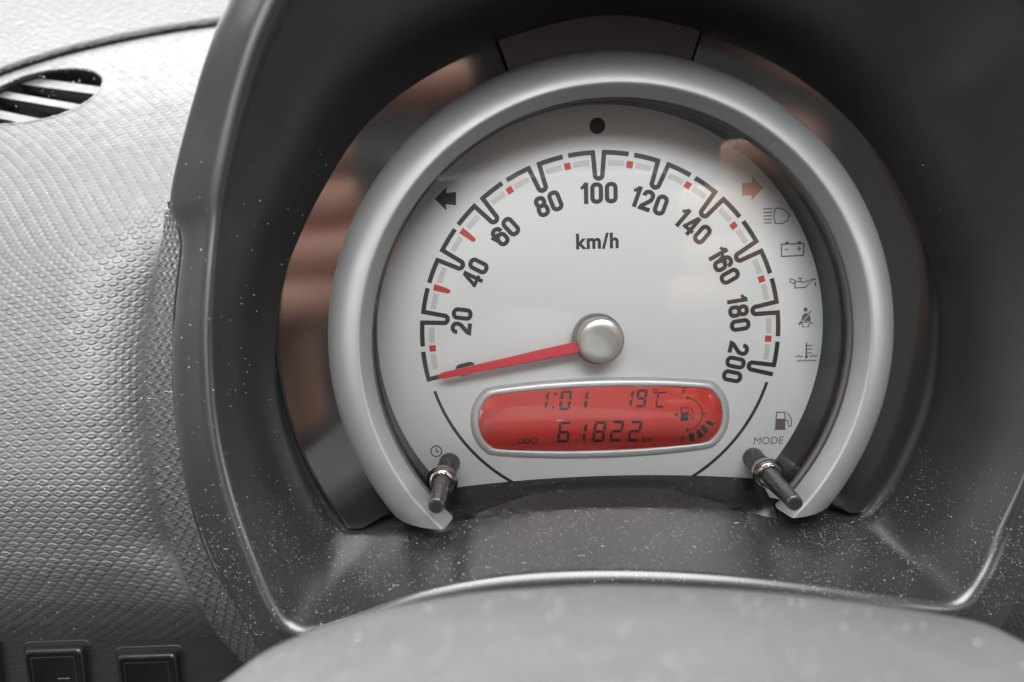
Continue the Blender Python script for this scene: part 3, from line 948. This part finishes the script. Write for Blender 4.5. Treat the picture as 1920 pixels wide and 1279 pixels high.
hand(-1, 'hand gripping the left end of the phone')
hand(1, 'hand gripping the right end of the phone')
seat = thing('light_block_seat', 'unseen dark seat added behind the phone to block light and reflections', 'car seat', (20, -420, 620))  # unseen, added to block light and reflections from behind the camera
for nm, cy_, hh, hw, zz in (('backrest', -190, 330, 250, 640), ('headrest', 230, 95, 130, 650)):
    lo = [np.concatenate([rrect(-hw + k, -hh + k, hw - k, hh - k, 70, 6), np.full((24, 1), z)], 1) + np.array([20, cy_, 0]) for k, z in ((30, zz + 110), (0, zz + 70), (0, zz + 35), (18, zz + 8), (55, zz))]
    V, Fq = grid(np.array(lo), cv=True); Fq.append(tuple(range(24))); Fq.append(tuple(range(96, 120)))
    part(nm, (V, Fq), 'sleeve', seat)

# ------------------------------------------------------------------ dust
dust = thing('dust', 'pale dust specks and lint scattered over the dark plastic and the lens', 'dust', U(1150, 1050, 20), kind='stuff')
OCT_V = np.array([(1, 0, 0), (-1, 0, 0), (0, 1, 0), (0, -1, 0), (0, 0, 1), (0, 0, -1)], float)
OCT_F = [(0, 2, 4), (2, 1, 4), (1, 3, 4), (3, 0, 4), (2, 0, 5), (1, 2, 5), (3, 1, 5), (0, 3, 5)]
pts, rad = [], []


def scatter(G, n, weight, r0, r1):
    nu_, nv_ = G.shape[0] - 1, G.shape[1] - 1
    a = np.linalg.norm(np.cross(G[1:, :-1] - G[:-1, :-1], G[:-1, 1:] - G[:-1, :-1]), axis=2)
    c = (G[1:, :-1] + G[:-1, :-1] + G[:-1, 1:] + G[1:, 1:]) / 4
    w_ = a * weight(c); w_ = (w_ / w_.sum()).reshape(-1)
    k = rng.choice(len(w_), n, p=w_); i, j = k // nv_, k % nv_
    u, v = rng.random(n)[:, None], rng.random(n)[:, None]
    P = (G[i, j] * (1 - u) + G[i + 1, j] * u) * (1 - v) + (G[i, j + 1] * (1 - u) + G[i + 1, j + 1] * u) * v
    pts.append(P); rad.append(r0 + (r1 - r0) * rng.random(n) ** 3.5)


hg = np.concatenate([hoodG, hoodG[:1]], 0)


def w_hood(c):
    clump = 0.5 + 0.5 * np.sin(c[..., 0] * .31 + 1.3 * np.sin(c[..., 1] * .23) + c[..., 2] * .4) * np.sin(c[..., 0] * .13 + c[..., 2] * .21 + 2)
    d = np.clip((-24 - c[..., 1]) / 17, 0.015, 1) ** 1.5
    return d * (0.25 + clump) * (c[..., 2] > 4) * (c[..., 1] > -60)


scatter(hg, 19000, w_hood, .013, .082)
scatter(hg, 1200, lambda c: (c[..., 2] > 6) * (c[..., 1] < 45) * (c[..., 0] < 0) + .0, .03, .13)
scatter(DASH_G[::3, ::3], 1100, lambda c: np.exp(-((c[..., 0] + 78) / 12) ** 2) * (c[..., 1] < 25) + .04, .04, .16)
scatter(Gs[::3, ::3], 900, lambda c: 1.0 + 0 * c[..., 0], .04, .14)
scatter(colG, 1300, lambda c: (c[..., 2] > 80) * 1.0, .04, .17)
lensG = G[:, :]
scatter(lensG, 900, lambda c: np.exp(-(c[..., 1] + 30) / 14.0) * (c[..., 1] > -40) * (0.4 + (np.abs(c[..., 0]) < 32)), .015, .06)
scatter(lowv, 500, lambda c: 1.0 + 0 * c[..., 0], .04, .14)
Pd = np.vstack(pts); rd = np.concatenate(rad)
keep = np.isfinite(Pd).all(1); Pd, rd = Pd[keep], rd[keep]
# a few fibres of lint
lint = []
for k in rng.choice(len(Pd), 80):
    p0 = Pd[k]; a = rng.random() * 6.28; cv = (rng.random() - .5) * 1.2; ln = .5 + 1.6 * rng.random() ** 2
    if p0[2] > 60: continue
    q = [p0 + np.array([0, .05, .08])]
    for m_ in range(7):
        a += cv / 7; q.append(q[-1] + ln / 7 * np.array([math.cos(a), .25 * math.sin(a), .8 * math.sin(a)]))
    lint.append(tube(np.array(q), np.full(8, .02), 4))
part('lint', join(*lint), 'dust', dust)['kind'] = 'stuff'
sc3 = rd[:, None, None] * (0.6 + 0.8 * rng.random((len(rd), 1, 3)))
Vd = (Pd[:, None, :] + OCT_V[None] * sc3).reshape(-1, 3)
Fd = (np.array(OCT_F)[None] + 6 * np.arange(len(rd))[:, None, None]).reshape(-1, 3)
part('dust_specks', (Vd, Fd), 'dust', dust, smooth=False)['kind'] = 'stuff'
